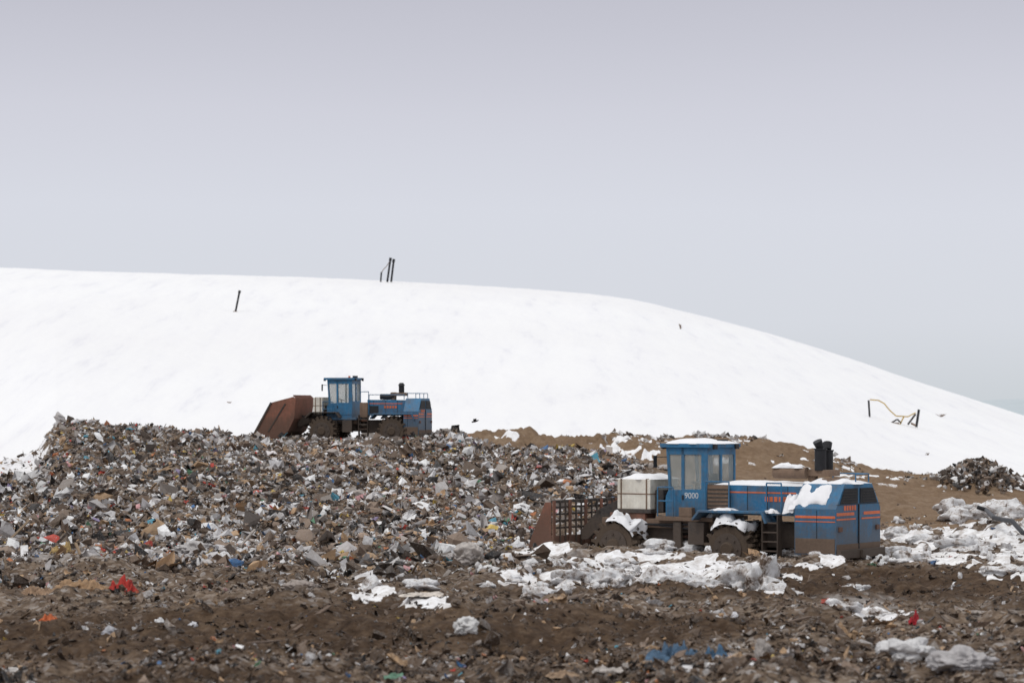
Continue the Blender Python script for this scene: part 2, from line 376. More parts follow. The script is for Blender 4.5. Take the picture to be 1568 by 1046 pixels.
    b.prism([(c1-.06,2.0),(c1-.045,2.0),(c1-.05,3.45),(c1-.065,3.45)],-hw+p,hw-p,'glass')
    b.ob('windows',par,0)
    b=MB();b.box(c0+.35,c0+.9,-.3,.3,1.75,1.95,'seat');b.box(c0+.3,c0+.42,-.28,.28,1.95,2.75,'seat');b.cyl((c1-.5,0,1.5),(c1-.65,0,2.4),.05,'black');b.cyl((c1-.66,0,2.4),(c1-.67,0,2.43),.2,'black',16);b.box(c1-.4,c1-.15,-.4,.4,1.5,2.2,'black')
    b.ob('seat_and_controls',par)
    b=MB();w=1.02;w2=1.5;zh=2.42
    b.prism([(hood0,1.45),(hood0,zh),(hmid,zh-.02),(hmid,1.45)],-w,w,'blue')
    b.box(hmid+.2,hood0-.1,w,w+.01,zh-.26,zh-.21,'orange')
    for q in np.arange(hmid+.5,hood0-.2,.75): b.box(q,q+.02,w,w+.012,1.5,zh-.03,'black')
    for q in range(5): b.box(hmid+.55+.17*q,hmid+.67+.17*q,w+.002,w+.018,1.9,2.06,'orange')
    b.box(hood0-.7,hood0-.15,w,w+.02,1.6,2.05,'black')
    zr=2.5;zb=.25
    prof=[(-w2,zb),(-w2,1.72),(-.92,zr),(.92,zr),(w2,1.72),(w2,zb)]
    b.prism(prof,rear,hmid,'blue',axis='X')
    for s in(-1,1):
        f=w2 if s>0 else -w2-.012
        b.box(rear+.03,hmid-.03,f,f+.012,1.42,1.50,'orange');b.box(rear+.03,hmid-.03,f,f+.012,1.30,1.33,'orange')
        b.box(rear+.68,rear+.70,f,f+.014,.3,1.68,'black')
        b.box(rear+.04,hmid-.04,f-.006,f+.02,.3,.78,'tan')
    for y0,y1 in((-.95,-.08),(.08,.95)):
        yo0=y0 if y0>0 else y0-.30;yo1=y1+.30 if y1>0 else y1
        b.prism([(yo0,1.88),(yo1,1.88),(y1,2.36),(y0,2.36)],rear-.03,rear-.001,'grill',axis='X')
        for q in range(5): b.box(rear-.045,rear-.03,yo0+.12,yo1-.12,1.92+.085*q,1.935+.085*q,'dark')
    b.box(rear-.012,rear,-1.46,-.35,1.50,1.60,'orange');b.box(rear-.012,rear,.3,1.46,1.50,1.60,'orange')
    b.box(rear-.012,rear,-1.46,-.2,1.36,1.41,'orange');b.box(rear-.012,rear,.2,1.46,1.36,1.41,'orange')
    for q in range(5): b.box(rear-.014,rear,.98-.17*q-.12,.98-.17*q,1.66,1.82,'orange')
    b.box(rear-.035,rear,-.03,.03,.4,1.84,'black');b.box(rear-.02,rear,-1.47,1.47,1.845,1.865,'black')
    b.box(rear-.02,rear,-1.45,1.45,.28,.6,'tan')
    b.box(rear-.18,rear-.02,-1.5,1.5,.15,.42,'dark');b.box(rear-.28,rear-.18,-.2,.2,.15,.4,'dark')
    for yy in(-1.25,1.25): b.box(rear-.06,rear,yy-.1,yy+.1,1.0,1.15,'rust')
    b.ob('engine_hood',par,.03)
    b=MB();ex=rear+1.25 if snow else rear+1.6
    zt2=zr-.05 if snow else zh-.05
    b.cyl((ex+.35,.1,zt2),(ex+.35,.1,zt2+.5),.16,'tan');b.box(ex-.4,ex+.5,-.35,.35,zt2+.28,zt2+.48,'tan')
    if snow:
        for yy,hh in((.24,.95),(-.22,.88)):
            z0=zt2+.46
            b.cyl((ex,yy,z0),(ex,yy,z0+hh*.7),.19,'black',16);b.cyl((ex,yy,z0+hh*.7),(ex,yy,z0+hh*.75),.22,'black',16)
            b.cyl((ex,yy,z0+hh*.75),(ex+.05,yy*1.5,z0+hh),.13,'black',12,.16)
        b.cyl((ex+1.6,.4,zt2+.38),(ex+.4,.4,zt2+.38),.19,'tan',16)
        b.box(ex-.5,ex-.25,-.6,.6,zt2+.05,zt2+.22,'tan')
    else:
        b.cyl((ex-.1,0,zt2+.45),(ex-.1,0,zt2+.9),.17,'black',16);b.cyl((ex-.1,0,zt2+.9),(ex-.1,0,zt2+1.07),.22,'black',16,.12)
        b.cyl((ex+1.2,.1,zh+.18),(ex+.3,.1,zh+.18),.17,'black',16)
        b.box(ex+.5,ex+1.1,-.5,-.1,zh,zh+.28,'dark')
    b.ob('exhaust_and_air_cleaner',par,.01)
    b=MB();y=1.08
    zq=zh+.30
    if not snow:
        rail(b,[(hood0-.1,y-.1,1.9),(hood0-.1,y-.1,zq),(hmid+.1,y-.1,zq),(hmid+.1,y-.1,zh)])
        rail(b,[(rear+.1,.88,zr),(rear+.1,.88,zr+.3),(hmid-.1,.88,zr+.3),(hmid-.1,.88,zr)])
    rail(b,[(rear+.1,-.88,zr),(rear+.1,-.88,zr+.3),(hmid-.1,-.88,zr+.3),(hmid-.1,-.88,zr)])
    rail(b,[(rear+.1,0,zr),(rear+.1,.0,zr+.3),(rear+.1,-.88,zr+.3)])
    rail(b,[(c1+.2,1.1,1.34),(c1+.2,1.1,2.3),(c1-.4,1.1,2.3),(c1-.4,1.1,1.34)]);rail(b,[(c1+.2,1.1,1.85),(c1-.4,1.1,1.85)])
    rail(b,[(c1+.2,1.1,2.3),(c1+.2,-1.1,2.3),(c1+.2,-1.1,1.34)])
    if snow:
        b.box(c0-.95,c0-.15,1.10,1.14,1.65,2.42,'tan')
        rail(b,[(c0-1.0,1.2,1.5),(c0-1.0,1.2,2.52),(c0-.1,1.2,2.52),(c0-.1,1.2,1.5)],.025)
        for i in range(5): b.box(c0-.93,c0-.17,1.14,1.16,1.72+.13*i,1.77+.13*i,'dark')
        rail(b,[(-3.4,1.2,1.2),(-3.4,1.2,2.5),(-3.95,1.2,2.5),(-3.95,1.2,1.2)],.025)
    else: rail(b,[(-.6,1.1,1.35),(-.6,1.1,2.9),(-.1,1.1,2.9),(-.1,1.1,1.35)])
    b.ob('handrails',par,0)
    b=MB()
    tx0,tx1=(1.15,2.45) if snow else(2.35,2.95)
    b.box(tx0,tx1,-.75,1.0,1.55,2.55,'white');b.box(tx0-.02,tx1+.02,-.77,1.02,2.04,2.08,'tan')
    if snow:
        b.box(tx0-.36,tx0-.04,-.3,.75,1.45,2.2,'dark');b.box(tx0+.2,tx1+.3,.3,1.0,1.12,1.42,'rust')
    for q in (tx0+.12,tx1-.18): b.box(q,q+.05,-.78,1.03,1.5,2.57,'tan')
    b.box(tx0-.05,tx1+.05,-.8,1.05,1.42,1.55,'dark')
    b.ob('water_tank',par,.05)
    b=MB();bx,bz=(4.0,.62) if kind=='rack' else(3.95,.95)
    for s in(-1,1):
        y=s*.62
        pr=[(2.1,1.75),(2.5,1.9),(3.4,1.5),(bx+.1,bz+.18),(bx+.1,bz-.16),(bx-.15,bz-.14),(3.1,1.1),(2.2,1.5)]
        b.prism(pr,y-.08,y+.08,'dark')
        b.cyl((2.3,s*.3,1.3),(3.3,s*.3,1.25),.09,'dark');b.cyl((3.3,s*.3,1.25),(bx,s*.3,bz+.5),.05,'black')
    b.cyl((3.4,-.7,1.4),(3.4,.7,1.4),.1,'dark')
    b.ob('lift_arms',par,.01)
    b=MB()
    if kind=='rack':
        hw=2.0;x0=4.45;x1=5.45
        for s in(-1,1):
            ya,yb=(hw-.04,hw) if s>0 else(-hw,-hw+.04)
            b.prism([(x0,.1),(x1,.05),(x1-.15,.5),(x0+.25,1.75),(x0,1.75)],ya,yb,'rust')
        b.box(x0,x1,-hw+.04,hw-.04,.05,.1,'rust');b.box(x0-.06,x0,-hw,hw,.1,.62,'rust')
        for z in(.85,1.08,1.31,1.54): b.box(x0-.05,x0,-hw,hw,z,z+.07,'dark')
        b.box(x0-.07,x0+.03,-hw,hw,1.72,1.82,'dark')
        for i in range(13): 
            yy=-hw+.02+i*(2*hw-.14)/12;b.box(x0-.11,x0-.055,yy,yy+(.14 if i%3==0 else .05),.1,1.8,'rust' if i%3==0 else 'dark')
    else:
        hw=1.75
        side=[(6.55,.12),(5.35,2.25),(3.95,2.6),(3.85,2.5),(3.95,1.3),(4.35,.55),(4.9,.12)]
        for s in(-1,1):
            ya,yb=(hw-.05,hw) if s>0 else(-hw,-hw+.05)
            b.prism(side,ya,yb,'rust')
        shell=[(6.6,.08),(4.9,.06),(4.3,.5),(3.9,1.28),(3.8,2.5),(3.95,2.65)]
        inner=[(p[0]+.06,p[1]+.06) for p in shell]
        for i in range(5):
            b.prism([shell[i],shell[i+1],inner[i+1],inner[i]],-hw-.01,hw+.01,'rust')
        b.box(3.8,5.3,-hw+.1,hw-.1,2.3,2.36,'rust',('Y',.23))
        for s in(-1,1): b.prism([(6.5,.14),(5.32,2.22),(5.42,2.27),(6.62,.18)],s*hw-.06,s*hw+.06,'dark')
        b.prism([(5.6,.5),(4.5,2.2),(4.42,2.16),(5.52,.46)],hw-.002,hw+.03,'dark')
    b.ob('bucket',par,.01)
    if snow:
        cu=bpy.data.curves.new('num','FONT');cu.body='9000';cu.size=.27;cu.extrude=.006;cu.align_x='CENTER'
        t=bpy.data.objects.new('t',cu);scene.collection.objects.link(t)
        dg=bpy.context.evaluated_depsgraph_get();me=bpy.data.meshes.new_from_object(t.evaluated_get(dg));bpy.data.objects.remove(t)
        o=addob('door_number',me,[M['letters']],par);o.location=((c0+c1)/2-.22,.946,1.95);o.rotation_euler=(math.pi/2,0,math.pi)
        b=MB()
        b.lump(c0-.12,c1+.14,-1.0,1.0,3.75,.13,seed=1)
        b.lump(hmid+.05,hood0-.05,-.95,.98,zh,.13,seed=2,n=24)
        b.lump(rear+.02,hmid+.05,-.9,.9,zr,.14,seed=3,n=16,k=10)
        b.lump(rear+.35,hmid+.1,.86,1.48,zr+.01,.11,seed=5,sy=-.78,n=20)
        b.lump(hmid+.02,hmid+.5,.95,1.45,1.9,.3,seed=25,sy=-.3)
        b.lump(ex+.5,ex+1.6,.22,.60,zt2+.54,.12,seed=6)
        b.lump(tx0-.02,tx1+.05,-.75,1.0,2.55,.15,seed=7)
        b.lump(xr-.1,xr+.8,1.05,1.6,1.60,.07,seed=8)
        b.lump(c0-.3,c0-.05,.5,1.1,1.34,.12,seed=11);b.lump(-3.9,-3.45,1.2,1.5,1.55,.12,seed=12)
        b.ob('snow_on_machine',par,0,True)
        b=MB()
        for wx,sd,a0,a1 in((xf,9,62,158),(xr,10,40,135)):
            n=22;vs=[];fs=[]
            for i in range(n+1):
                for j in range(11):
                    v=j/10
                    a=math.radians(a0+(a1-a0)*i/n)+.5*float(vn(np.array([v*4.+sd]),np.array([i*.2]),sd)[0])
                    e=min(1,min(i,n-i)/4)*min(1,min(v,1-v)*5)
                    rr=.86+(.16+.5*float(fbm(np.array([i*.35+sd]),np.array([v*3.]),3,sd)[0]))*e
                    vs.append((wx+math.cos(a)*rr,.66+1.06*v+.2*float(vn(np.array([i*.6+sd]),np.array([v]),sd+2)[0]),wz+math.sin(a)*rr*.97))
            for i in range(n):
                for j in range(10): q=i*11+j;fs.append((q,q+1,q+12,q+11))
            b.add(vs,fs,'snow')
        b.ob('snow_on_wheels',par,0,True)
    return par
# ------------------------------------------------------------------ build terrain
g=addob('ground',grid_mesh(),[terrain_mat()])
d1=173.;l1=Vector(((558-CX)/F*d1,d1,z_of(673,d1)))
loader(l1,math.radians(14),.5,2.1,-.5,-2.9,-3.85,'bucket',False)
d2=94.7;l2=Vector(((1065-CX)/F*d2,d2,z_of(851,d2)))
loader(l2,math.radians(35),-1.0,.6,-1.25,-4.6,-6.1,'rack',True)
# ------------------------------------------------------------------ refuse
def ico(n=1):
    import bmesh
    bm=bmesh.new();bmesh.ops.create_icosphere(bm,subdivisions=n,radius=1);v=np.array([x.co[:] for x in bm.verts]);f=np.array([[q.index for q in x.verts] for x in bm.faces]);bm.free();return v,f
icv,icf=ico()
def quads2tris(q): return np.concatenate([q[:,[0,1,2]],q[:,[0,2,3]]])
def sheet(n):
    g=np.stack(np.meshgrid(np.linspace(-1,1,n),np.linspace(-1,1,n)),-1).reshape(-1,2)
    v=np.c_[g,np.zeros(len(g))];i=np.arange(n*n).reshape(n,n)
    q=np.stack([i[:-1,:-1],i[:-1,1:],i[1:,1:],i[1:,:-1]],-1).reshape(-1,4);return v,quads2tris(q)
cv=np.array([(x,y,z) for x in(-1,1) for y in(-1,1) for z in(-1,1)],float)
cf=quads2tris(np.array([(0,1,3,2),(4,6,7,5),(0,4,5,1),(2,3,7,6),(0,2,6,4),(1,5,7,3)]))
TPL=[]
for i in range(6):
    v=icv*(1+rng.uniform(-.45,.4,(len(icv),1)));v[:,2]*=.6;TPL.append((v,icf,'bag'))
for i in range(10):
    v,f=sheet(4 if i%2 else 3);v=v+rng.uniform(-.34,.34,v.shape);v[:,2]+=rng.uniform(-.7,.7,len(v));v[:,1]*=rng.uniform(.25,1);TPL.append((v,f,'sheet'))
v=cv*np.array([1,.7,.35])+rng.uniform(-.15,.15,cv.shape);TPL.append((v,cf,'box'))
TPL.append((cv*np.array([1.9,.10,.06]),cf,'stick'));TPL.append((cv*np.array([1.4,.22,.04])+rng.uniform(-.04,.04,cv.shape),cf,'stick'))
TW=np.array([1.2]*6+[1.4]*10+[.6]+[1.1]*2);TW/=TW.sum()
PAL=np.array([(.03,.03,.032),(.07,.052,.042),(.15,.108,.08),(.23,.17,.13),(.31,.275,.25),(.45,.43,.425),(.64,.63,.635),(.86,.86,.86),(.44,.29,.17),(.07,.17,.35),(.09,.33,.44),(.52,.07,.05),(.62,.34,.35),(.62,.45,.12),(.12,.28,.17),(.56,.22,.10),(.28,.23,.38)])
WP=np.array([13,14,14,13,13,12,11,12,8,1.5,.9,1.2,1.1,1.0,.6,1.0,.5])
WF=np.array([7,20,27,20,9,6,4.5,4.6,7,.6,.35,.6,.5,.45,.2,.7,.15])
def scatter(name,px,y,size,wt,mat,lift=.12,tone=1.0):
    n=len(px);x=(px-CX)/F*y;z=H(px,y)
    t=rng.choice(len(TPL),n,p=TW)
    ci=rng.choice(len(PAL),n,p=wt/wt.sum())
    tn=np.broadcast_to(np.reshape(tone,(-1,1)),(n,1))
    tn=np.where((ci>=6)[:,None],1,tn)
    col=PAL[ci]*rng.uniform(.75,1.2,(n,1))*tn
    size=np.where((ci>=9)&(size>.4),size*.7,size)
    V=[];T=[];C=[];off=0
    for k,(tv,tf,kind) in enumerate(TPL):
        i=np.where(t==k)[0]
        if len(i)==0: continue
        m=len(i);a=rng.uniform(0,2*np.pi,m);b=rng.uniform(-1,1,m)*(.35 if kind=='stick' else 1.0);c=rng.uniform(-1,1,m)*.8
        ca,sa,cb,sb,cc,sc=np.cos(a),np.sin(a),np.cos(b),np.sin(b),np.cos(c),np.sin(c);o=np.zeros(m);l=np.ones(m)
        Rz=np.array([[ca,-sa,o],[sa,ca,o],[o,o,l]]).transpose(2,0,1);Rx=np.array([[l,o,o],[o,cb,-sb],[o,sb,cb]]).transpose(2,0,1);Ry=np.array([[cc,o,sc],[o,l,o],[-sc,o,cc]]).transpose(2,0,1)
        R=Rz@Rx@Ry
        s=size[i][:,None,None]*rng.uniform(.5,1.45,(m,1,3))*.5
        v=np.einsum('nij,nkj->nki',R,tv[None]*s)
        v=v+np.stack([x[i],y[i],z[i]+size[i]*lift],-1)[:,None,:]
        V.append(v.reshape(-1,3));T.append((tf[None]+(np.arange(m)*len(tv))[:,None,None]+off).reshape(-1,3));off+=m*len(tv)
        cl=col[i]
        if kind=='stick': cl=np.where(rng.random((m,1))<.6,np.array([(.26,.18,.11)])*rng.uniform(.5,1.4,(m,1)),cl)
        C.append(np.repeat(cl,len(tv),0))
    V=np.concatenate(V);T=np.concatenate(T);C=np.clip(np.concatenate(C),0,.88)
    me=mk(name,V,T,3,False)
    at=me.attributes.new('Col','FLOAT_COLOR','POINT');at.data.foreach_set('color',np.c_[C,np.ones(len(C))].astype(np.float32).ravel())
    return addob(name,me,[mat])
CM=col_mat('mixed_refuse',.32,(.17,.13,.10),9);CF=col_mat('muddy_refuse',.75,(.11,.072,.046),8)
n=130000
px=rng.uniform(-350,1040,n);y=rng.uniform(80,184,n)
en=fbm(px*.01,y*.05,3,55)
lim=np.interp(y,[92,105,130,165,184],[800,830,960,1000,1000])+en*60
lo=np.where(y>150,60+en*60,-999)
fr=np.clip((y-80)/15.+1.8*fbm((px-CX)/F*y*.2,y*.2,3,58),0,1)**1.5
k=(px<lim)&((px>lo)|(rng.random(n)<.12))&(rng.random(n)<fr);px=px[k];y=y[k]
big=rng.random(len(px))<.06
sz=np.clip(rng.lognormal(-1.86,.47,len(px))*np.where(big,2.4,1),.06,.95)
tone=1.03+.8*fbm((px-CX)/F*y*.22,y*.12,3,66)
scatter('refuse_pile',px,y,sz,WP,CM,tone=tone)
n=70000
px=rng.uniform(-250,1850,n);py=rng.uniform(812,1130,n);y=rowY(py)
s_,d_,m_,g_,f_=masks(px,y)
cl=fbm((px-CX)/F*y*.5,y*.35,3,77)
keep=rng.random(n)<np.clip(.58+cl*1.6-.8*m_-.7*s_+.3*g_,.06,1)
px=px[keep];y=y[keep];g_=g_[keep]
big=rng.random(len(px))<.03
sz=np.clip(rng.lognormal(-2.42,.5,len(px))*np.where(big,2.3,1),.035,.45)
scatter('scattered_refuse',px,y,sz,WF,CF,tone=.92+.5*g_+.7*fbm((px-CX)/F*y*.3,y*.2,3,67))
n=16000
px=rng.uniform(-250,1850,n);y=rowY(rng.uniform(850,1130,n))
scatter('soil_clods',px,y,np.clip(rng.lognormal(-2.35,.5,n),.04,.4),np.array([5,22,24,4]+[0]*13,float),CF,lift=.0,tone=.72)
n=1900
px=rng.uniform(990,1850,n);y=rng.uniform(104,200,n)
cl=fbm(px*.012,y*.06,3,87);k=rng.random(n)<np.clip(.15+cl*.9,.02,1)
px=px[k];y=y[k]
scatter('clods_and_debris',px,y,np.clip(rng.lognormal(-2.1,.4,len(px)),.06,.5),np.array([1,10,26,26,6,3,2,2,2,.1,.1,.1,.1,.1,0,0,0]),CF)
n=3000
px=rng.uniform(860,1600,n);y=rng.normal(201,3,n)
cl=fbm(px*.02,y*.05,3,97);k=(cl>np.where(px>1010,.12,0));px=px[k];y=y[k]
scatter('rubble_edge',px,y,np.clip(rng.lognormal(-1.4,.4,len(px)),.1,.7),np.array([3,14,18,14,10,10,10,20,1,0,0,0.2,0,0,0,0,0]),CM)
n=900
px=rng.normal(1500,22,n);y=rng.normal(196,2.4,n)
scatter('brush_heap',px,y,rng.uniform(.15,.65,n),np.array([12,24,20,12,6,4,5,12,0,0,0,0,0,0,0,0,0]),CM,lift=.5)
# ------------------------------------------------------------------ snow lumps
def lumps():
    V=[];Fc=[];off=0
    v0,f0=ico(4)
    L=[(905,826,30,14),(830,890,40,12),(790,898,22,10),(880,878,34,14),(935,880,24,12),(985,872,40,14),(1040,878,30,12),(1085,880,26,12),(1168,868,22,34),(1195,893,24,10),(1130,875,22,18),(1005,852,34,10),(1060,846,36,10),(1140,846,28,12),(1210,852,26,8),(1290,846,40,13),(1345,848,34,12),(940,838,30,12),(985,842,26,10),(1100,846,26,10),
       (572,906,22,14),(560,895,14,8),(640,914,26,8),(665,926,30,6),(1455,808,24,10),(1475,812,34,12),(1510,806,34,14),(1535,806,44,18),(1575,814,40,20),(1400,858,30,10),(820,834,22,10),(850,846,26,9),(1480,850,40,12),(1550,868,50,12),(948,858,30,8),(1310,905,18,8),(1285,940,26,9),(1345,938,22,9),(1420,842,26,10),(1370,832,18,8)]
    for i in range(300):
        q=random.choice([(850,882,120,12),(1030,868,180,14),(1300,852,160,10),(1500,840,100,22),(330,840,120,12),(960,842,120,7),(1180,846,120,7)])
        L.append((q[0]+random.gauss(0,.6)*q[2],q[1]+random.gauss(0,.6)*q[3],random.uniform(3,13),random.uniform(2,7)))
    v1,f1=ico(3)
    for j,(a,b,rx,ry) in enumerate(L):
        yy=rowY(b+ry*.5);s=yy/F
        vv,ff=(v0,f0) if rx>16 else (v1,f1)
        nn=fbm(vv[:,0]*1.6+j*7.1,vv[:,1]*1.6+vv[:,2]*2.1,5,j)
        nv=vv*(1+.95*nn)[:,None]
        nv=nv*np.array([rx*s,max(rx*.8,ry)*s,ry*s*1.3])
        w=W(a,yy);V.append(nv+np.array(w)+np.array([0,0,ry*s*.25]));Fc.append(ff+off);off+=len(vv)
    me=mk('snow_lumps',np.concatenate(V),np.concatenate(Fc),3,True)
    k=N('dirty_snow_lumps');p=k.pos();a=k.noise(2.6,7,.75,p);c=k.ramp(a,[(.38,(.14,.10,.075)),(.44,(.55,.50,.47)),(.50,(.80,.79,.79)),(.56,(.89,.89,.9))]);k.l(c,k.b.inputs['Base Color']);k.b.inputs['Roughness'].default_value=.9;k.b.inputs['Specular IOR Level'].default_value=.1;k.bump(k.noise(7,6,.7,p),.9,.12)
    addob('snow_lumps',me,[k.m])
lumps()
def blob(name,px_,py_,w,h,col,sharp=1.0,rough=.5,seed=0):
    yy=rowY(py_+h*.45);s=yy/F
    v,f=ico(5)
    n=fbm(v[:,0]*1.5+seed*5,v[:,1]*1.5+v[:,2]*1.9,2,seed)+.5*(np.abs(fbm(v[:,0]*3+seed,v[:,1]*3-v[:,2]*3.3,4,seed+9))*-2+.4)
    v=v*(1+.6*sharp*n)[:,None]*np.array([w*s*.5,w*s*.4,h*s*.55])
    v+=np.array([0,0,h*s*.3])
    me=mk(name,v,f,3,True)
    o=addob(name,me,[simple(name+'_plastic',col,rough,.25,8,.8,.04,.4)]);o.location=W(px_,yy);return o
for i,a in enumerate([(712,972,36,24,(.62,.61,.60)),(245,947,15,13,(.8,.8,.82)),(296,955,13,8,(.75,.75,.78)),(168,973,20,18,(.42,.42,.45)),(1388,1000,82,38,(.6,.59,.59)),(1475,1020,95,34,(.40,.38,.38)),(1168,993,28,40,(.32,.29,.27)),
  (716,862,40,34,(.45,.41,.38)),(352,834,42,26,(.55,.54,.55)),(300,844,60,20,(.42,.40,.39)),(465,905,50,20,(.32,.27,.24)),(20,1000,30,14,(.55,.52,.5)),(100,825,26,12,(.6,.6,.62)),(1125,955,10,10,(.75,.75,.78)),(1098,950,9,7,(.7,.7,.7)),(1490,938,40,14,(.3,.26,.23))]):
    blob('plastic_bag',*a,seed=i)
def cloth(name,px_,py_,w,h,col,seed,amp=.5):
    yy=rowY(py_+h*.3);s=yy/F
    n=30;u,v=np.meshgrid(np.linspace(-1,1,n),np.linspace(-1,1,n))
    e=1+.6*fbm(u*1.8+seed,v*1.8,4,seed)
    x=u*w*.5*s*e;y=v*w*.42*s*e
    z=h*s*(.25+amp*2.6*np.abs(fbm(u*2.2+seed*3,v*2.2,4,seed+5)))*(1-.7*np.maximum(abs(u),abs(v))**3)
    co=np.stack([x,y,z],-1).reshape(-1,3);i=np.arange(n*n).reshape(n,n)
    q=np.stack([i[:-1,:-1],i[:-1,1:],i[1:,1:],i[1:,:-1]],-1).reshape(-1,4)
    me=mk(name,co,q,4,True);o=addob(name,me,[simple(name+'_fabric',col,.8,.45,7,.8,.06)]);o.location=W(px_,yy,.03);return o
cloth('blue_tarp',1036,1004,70,42,(.075,.13,.20),1);cloth('blue_tarp',1092,998,44,26,(.07,.14,.23),2)
cloth('red_cloth',188,893,44,28,(.42,.045,.035),3);cloth('red_cloth',215,898,26,18,(.34,.09,.05),13);cloth('red_cloth',1402,955,20,26,(.42,.03,.04),4);cloth('orange_cloth',76,955,30,15,(.5,.13,.05),5)
cloth('green_tarp',612,1030,50,10,(.13,.24,.17),6);cloth('plastic_sheet',650,928,60,10,(.6,.54,.48),7,.3)
cloth('cardboard_sheet',125,888,80,22,(.33,.21,.12),8);cloth('cardboard_sheet',60,905,60,18,(.3,.2,.13),9);cloth('cardboard_sheet',990,895,34,16,(.28,.19,.13),10);cloth('plastic_sheet',940,1008,60,18,(.45,.41,.38),11);cloth('cardboard_sheet',860,1025,50,12,(.30,.21,.14),12);cloth('cardboard_sheet',95,860,30,20,(.4,.28,.12),14)
def plank(px0,py0,px1,py1):
    b=MB();a=W(px0,rowY(py0),.08);c=W(px1,rowY(py1),.12)
    d=(c-a);L=d.length;b.box(0,L,-.05,.05,-.02,.02,'tan');o=b.ob('wooden_plank',None,.004);o.location=a;o.rotation_euler=d.to_track_quat('X','Z').to_euler()
plank(450,962,505,952);plank(775,940,800,930);plank(380,1000,430,990);plank(1190,960,1240,952)
# ------------------------------------------------------------------ hill furniture
def tube(b,pts,r,m,n=10):
    for a,c in zip(pts[:-1],pts[1:]): b.cyl(a,c,r,m,n)
def PW(px_,py_,y): return Vector(((px_-CX)/F*y,y,z_of(py_,y)))
yk=find_y(360,477);b=MB();b.cyl(PW(360,481,yk),PW(367,446,yk),.12,'black');b.cyl(PW(366.3,449,yk),PW(367.4,445,yk),.16,'black');b.cyl(PW(357,478,yk-.5),PW(363,478,yk-.5),.12,'tan');b.ob('gas_vent_pipe',None,0)
yk=find_y(595,432)-2;b=MB()
b.cyl(PW(593,432,yk),PW(598,396,yk),.15,'black');b.cyl(PW(599,432,yk),PW(603,398,yk),.15,'black');b.cyl(PW(583,432,yk),PW(584,417,yk),.12,'black')
tube(b,[PW(584,418,yk),PW(588,412,yk),PW(592,408,yk),PW(597,400,yk)],.05,'tan');b.cyl(PW(602.3,402,yk),PW(603.3,397,yk),.2,'black');b.cyl(PW(597.3,400,yk),PW(598.3,395,yk),.2,'black')
b.ob('gas_vent_pipe',None,0)
yk=find_y(1370,648);b=MB()
M['yellow']=simple('yellow_hose',(.50,.34,.10),.6);MK.append('yellow')
b.cyl(PW(1332,645,yk),PW(1330,613,yk),.10,'black');b.cyl(PW(1403,654,yk),PW(1407,627,yk),.13,'black')
tube(b,[PW(1332,612,yk),PW(1345,613,yk),PW(1354,618,yk),PW(1362,628,yk),PW(1372,637,yk),PW(1390,638,yk),PW(1402,632,yk)],.06,'yellow',8)
tube(b,[PW(1378,650,yk),PW(1384,638,yk)],.07,'yellow');tube(b,[PW(1390,650,yk),PW(1402,634,yk)],.1,'dark')
b.box(PW(1364,652,yk).x,PW(1376,652,yk).x,yk-.3,yk+.3,PW(1360,652,yk).z-.1,PW(1360,647,yk).z,'tan')
tube(b,[PW(1362,649,yk),PW(1374,642,yk),PW(1380,648,yk)],.08,'dark');tube(b,[PW(1395,648,yk),PW(1403,652,yk)],.1,'tan')
b.ob('gas_wellhead',None,0)
b=MB();pts=[]
for px_,py_ in((1496,790),(1510,795),(1522,801),(1535,805),(1550,814),(1566,822),(1590,834)):
    yy=find_y(px_,py_,88,125);pts.append(W(px_,yy-1.4,.5))
tube(b,pts,.08,'black',8);b.ob('black_hose',None,0)
def twigs(name,px_,py_,hpx,n,spread,mat='tan'):
    yy=find_y(px_,py_);b=MB();o=W(px_,yy,-.05);s=yy/F
    for i in range(n):
        a=random.uniform(0,6.28);t=random.uniform(.1,1)*spread*s;h=hpx*s*random.uniform(.4,1)
        p1=o+Vector((math.cos(a)*t*.5,math.sin(a)*t*.5,h*.6));p2=o+Vector((math.cos(a)*t,math.sin(a)*t,h))
        b.cyl(o,p1,.03,mat,4);b.cyl(p1,p2,.022,mat,4)
        b.cyl(p1,p1+Vector((random.uniform(-.2,.2),0,h*.3)),.015,mat,4)
    b.ob(name,None,0)
twigs('dry_weed',1042,504,9,14,6);twigs('dry_weed',352,617,3,6,7);twigs('dry_weed',1440,638,5,12,12);twigs('dry_weed',1421,697,5,6,5)
M['bird']=simple('bird_feathers',(.06,.055,.055),.8);MK.append('bird')
b=MB();c=PW(727,645,165)
b.cyl(c+Vector((-.18,0,-.05)),c+Vector((.02,0,0)),.035,'bird',8,.06);b.cyl(c+Vector((.02,0,0)),c+Vector((.2,0,.05)),.06,'bird',8,.03)
b.cyl(c+Vector((.18,0,.05)),c+Vector((.26,0,.06)),.035,'bird',8,.004)
for s in(-1,1):
    b.add([c+Vector((-.08,s*.03,.02)),c+Vector((.08,s*.03,.03)),c+Vector((.1,s*.3,.16)),c+Vector((-.02,s*.55,.12)),c+Vector((-.1,s*.28,.13))],[(0,1,2,4),(4,2,3)],'bird')
b.add([c+Vector((-.16,-.02,-.05)),c+Vector((-.16,.02,-.05)),c+Vector((-.3,.06,-.09)),c+Vector((-.3,-.06,-.09))],[(0,1,2,3)],'bird')
b.ob('bird',None,0)
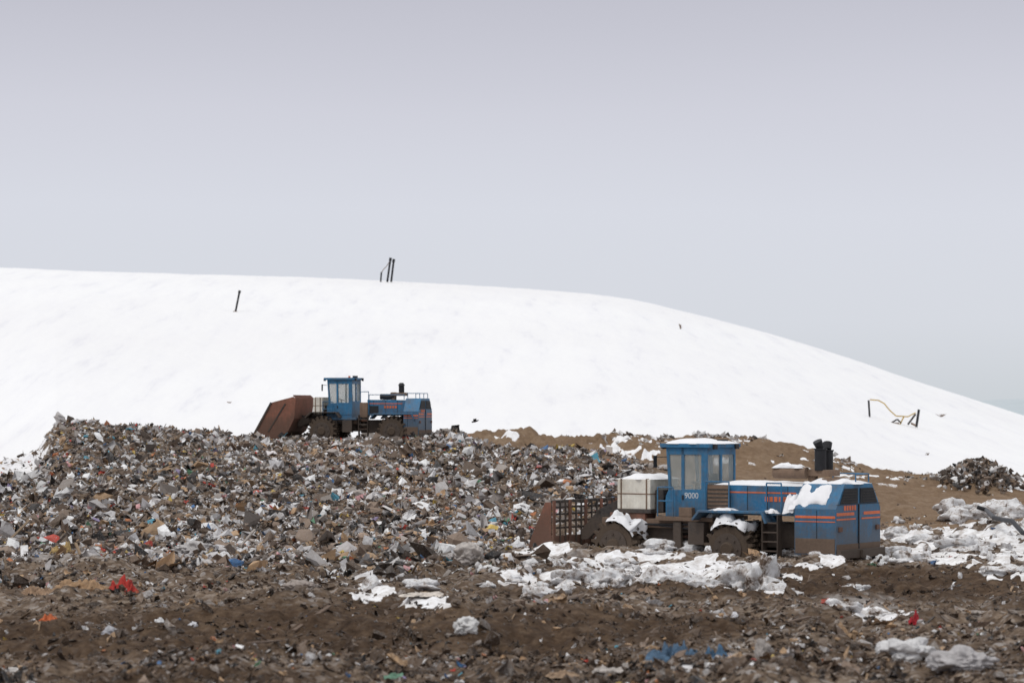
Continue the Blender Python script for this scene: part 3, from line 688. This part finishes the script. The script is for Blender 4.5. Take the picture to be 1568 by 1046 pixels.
# distant hill, haze painted into its pale bluish base colour
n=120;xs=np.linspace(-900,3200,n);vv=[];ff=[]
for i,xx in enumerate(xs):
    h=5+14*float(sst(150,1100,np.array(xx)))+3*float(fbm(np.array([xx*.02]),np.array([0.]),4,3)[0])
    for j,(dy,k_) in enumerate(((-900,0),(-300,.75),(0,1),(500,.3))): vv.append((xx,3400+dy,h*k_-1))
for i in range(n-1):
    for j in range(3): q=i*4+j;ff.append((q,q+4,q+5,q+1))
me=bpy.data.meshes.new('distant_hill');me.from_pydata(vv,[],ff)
addob('distant_hill',me,[simple('painted_haze_woodland',(.50,.555,.585),.95,.04,.02,0,.1)])
# ------------------------------------------------------------------ light
sun=bpy.data.lights.new('sun','SUN');sun.energy=.95;sun.angle=math.radians(16);sun.color=(1,.97,.92)
so=bpy.data.objects.new('sun',sun);scene.collection.objects.link(so)
sd=Vector((-.45,-.45,.9)).normalized();so.rotation_euler=sd.to_track_quat('Z','Y').to_euler()
w=bpy.data.worlds.new('World');scene.world=w;w.use_nodes=True;nt=w.node_tree;nd=nt.nodes;lk=nt.links
bg=nd['Background'];bg.inputs['Strength'].default_value=.1
sk=nd.new('ShaderNodeTexSky');sk.sky_type='NISHITA';sk.sun_disc=False;sk.sun_elevation=math.asin(sd.z);sk.sun_rotation=math.atan2(sd.x,sd.y)
tc=nd.new('ShaderNodeTexCoord');sp=nd.new('ShaderNodeSeparateXYZ');lk.new(tc.outputs['Generated'],sp.inputs[0])
nz=nd.new('ShaderNodeTexNoise');nz.inputs['Scale'].default_value=1.6;nz.inputs['Detail'].default_value=3
mp=nd.new('ShaderNodeMapping');mp.inputs['Scale'].default_value=(1,1,4);lk.new(tc.outputs['Generated'],mp.inputs[0]);lk.new(mp.outputs[0],nz.inputs['Vector'])
ma=nd.new('ShaderNodeMath');ma.operation='MULTIPLY_ADD';ma.inputs[1].default_value=.04;lk.new(nz.outputs['Fac'],ma.inputs[0])
mb=nd.new('ShaderNodeMath');mb.operation='ADD';mb.inputs[1].default_value=-.02;lk.new(sp.outputs[2],mb.inputs[0]);lk.new(mb.outputs[0],ma.inputs[2])
rp=nd.new('ShaderNodeValToRGB');e=rp.color_ramp.elements
st=[(0,(.62,.66,.70)),(.03,(.69,.715,.78)),(.07,(.70,.715,.79)),(.11,(.65,.65,.725)),(.15,(.555,.55,.62)),(.3,(.74,.75,.80)),(.8,(.95,.95,.95))]
while len(e)<len(st): e.new(.5)
for i,(p,c) in enumerate(st): e[i].position=p;e[i].color=(*c,1)
lk.new(ma.outputs[0],rp.inputs['Fac'])
vs=nd.new('ShaderNodeVectorMath');vs.operation='SCALE';vs.inputs['Scale'].default_value=10;lk.new(rp.outputs['Color'],vs.inputs[0])
mx=nd.new('ShaderNodeMix');mx.data_type='RGBA';mx.inputs[0].default_value=.93;lk.new(sk.outputs[0],mx.inputs[6]);lk.new(vs.outputs[0],mx.inputs[7]);lk.new(mx.outputs[2],bg.inputs['Color'])
# ------------------------------------------------------------------ camera
cam=bpy.data.cameras.new('camera');co=bpy.data.objects.new('camera',cam);scene.collection.objects.link(co)
co.location=(0,0,CZ);co.rotation_euler=(math.pi/2,0,0);cam.lens=100;cam.sensor_width=36;cam.shift_y=97/1568;cam.clip_end=20000;cam.clip_start=.5
cam.dof.use_dof=True;cam.dof.focus_distance=115;cam.dof.aperture_fstop=1.3
scene.camera=co
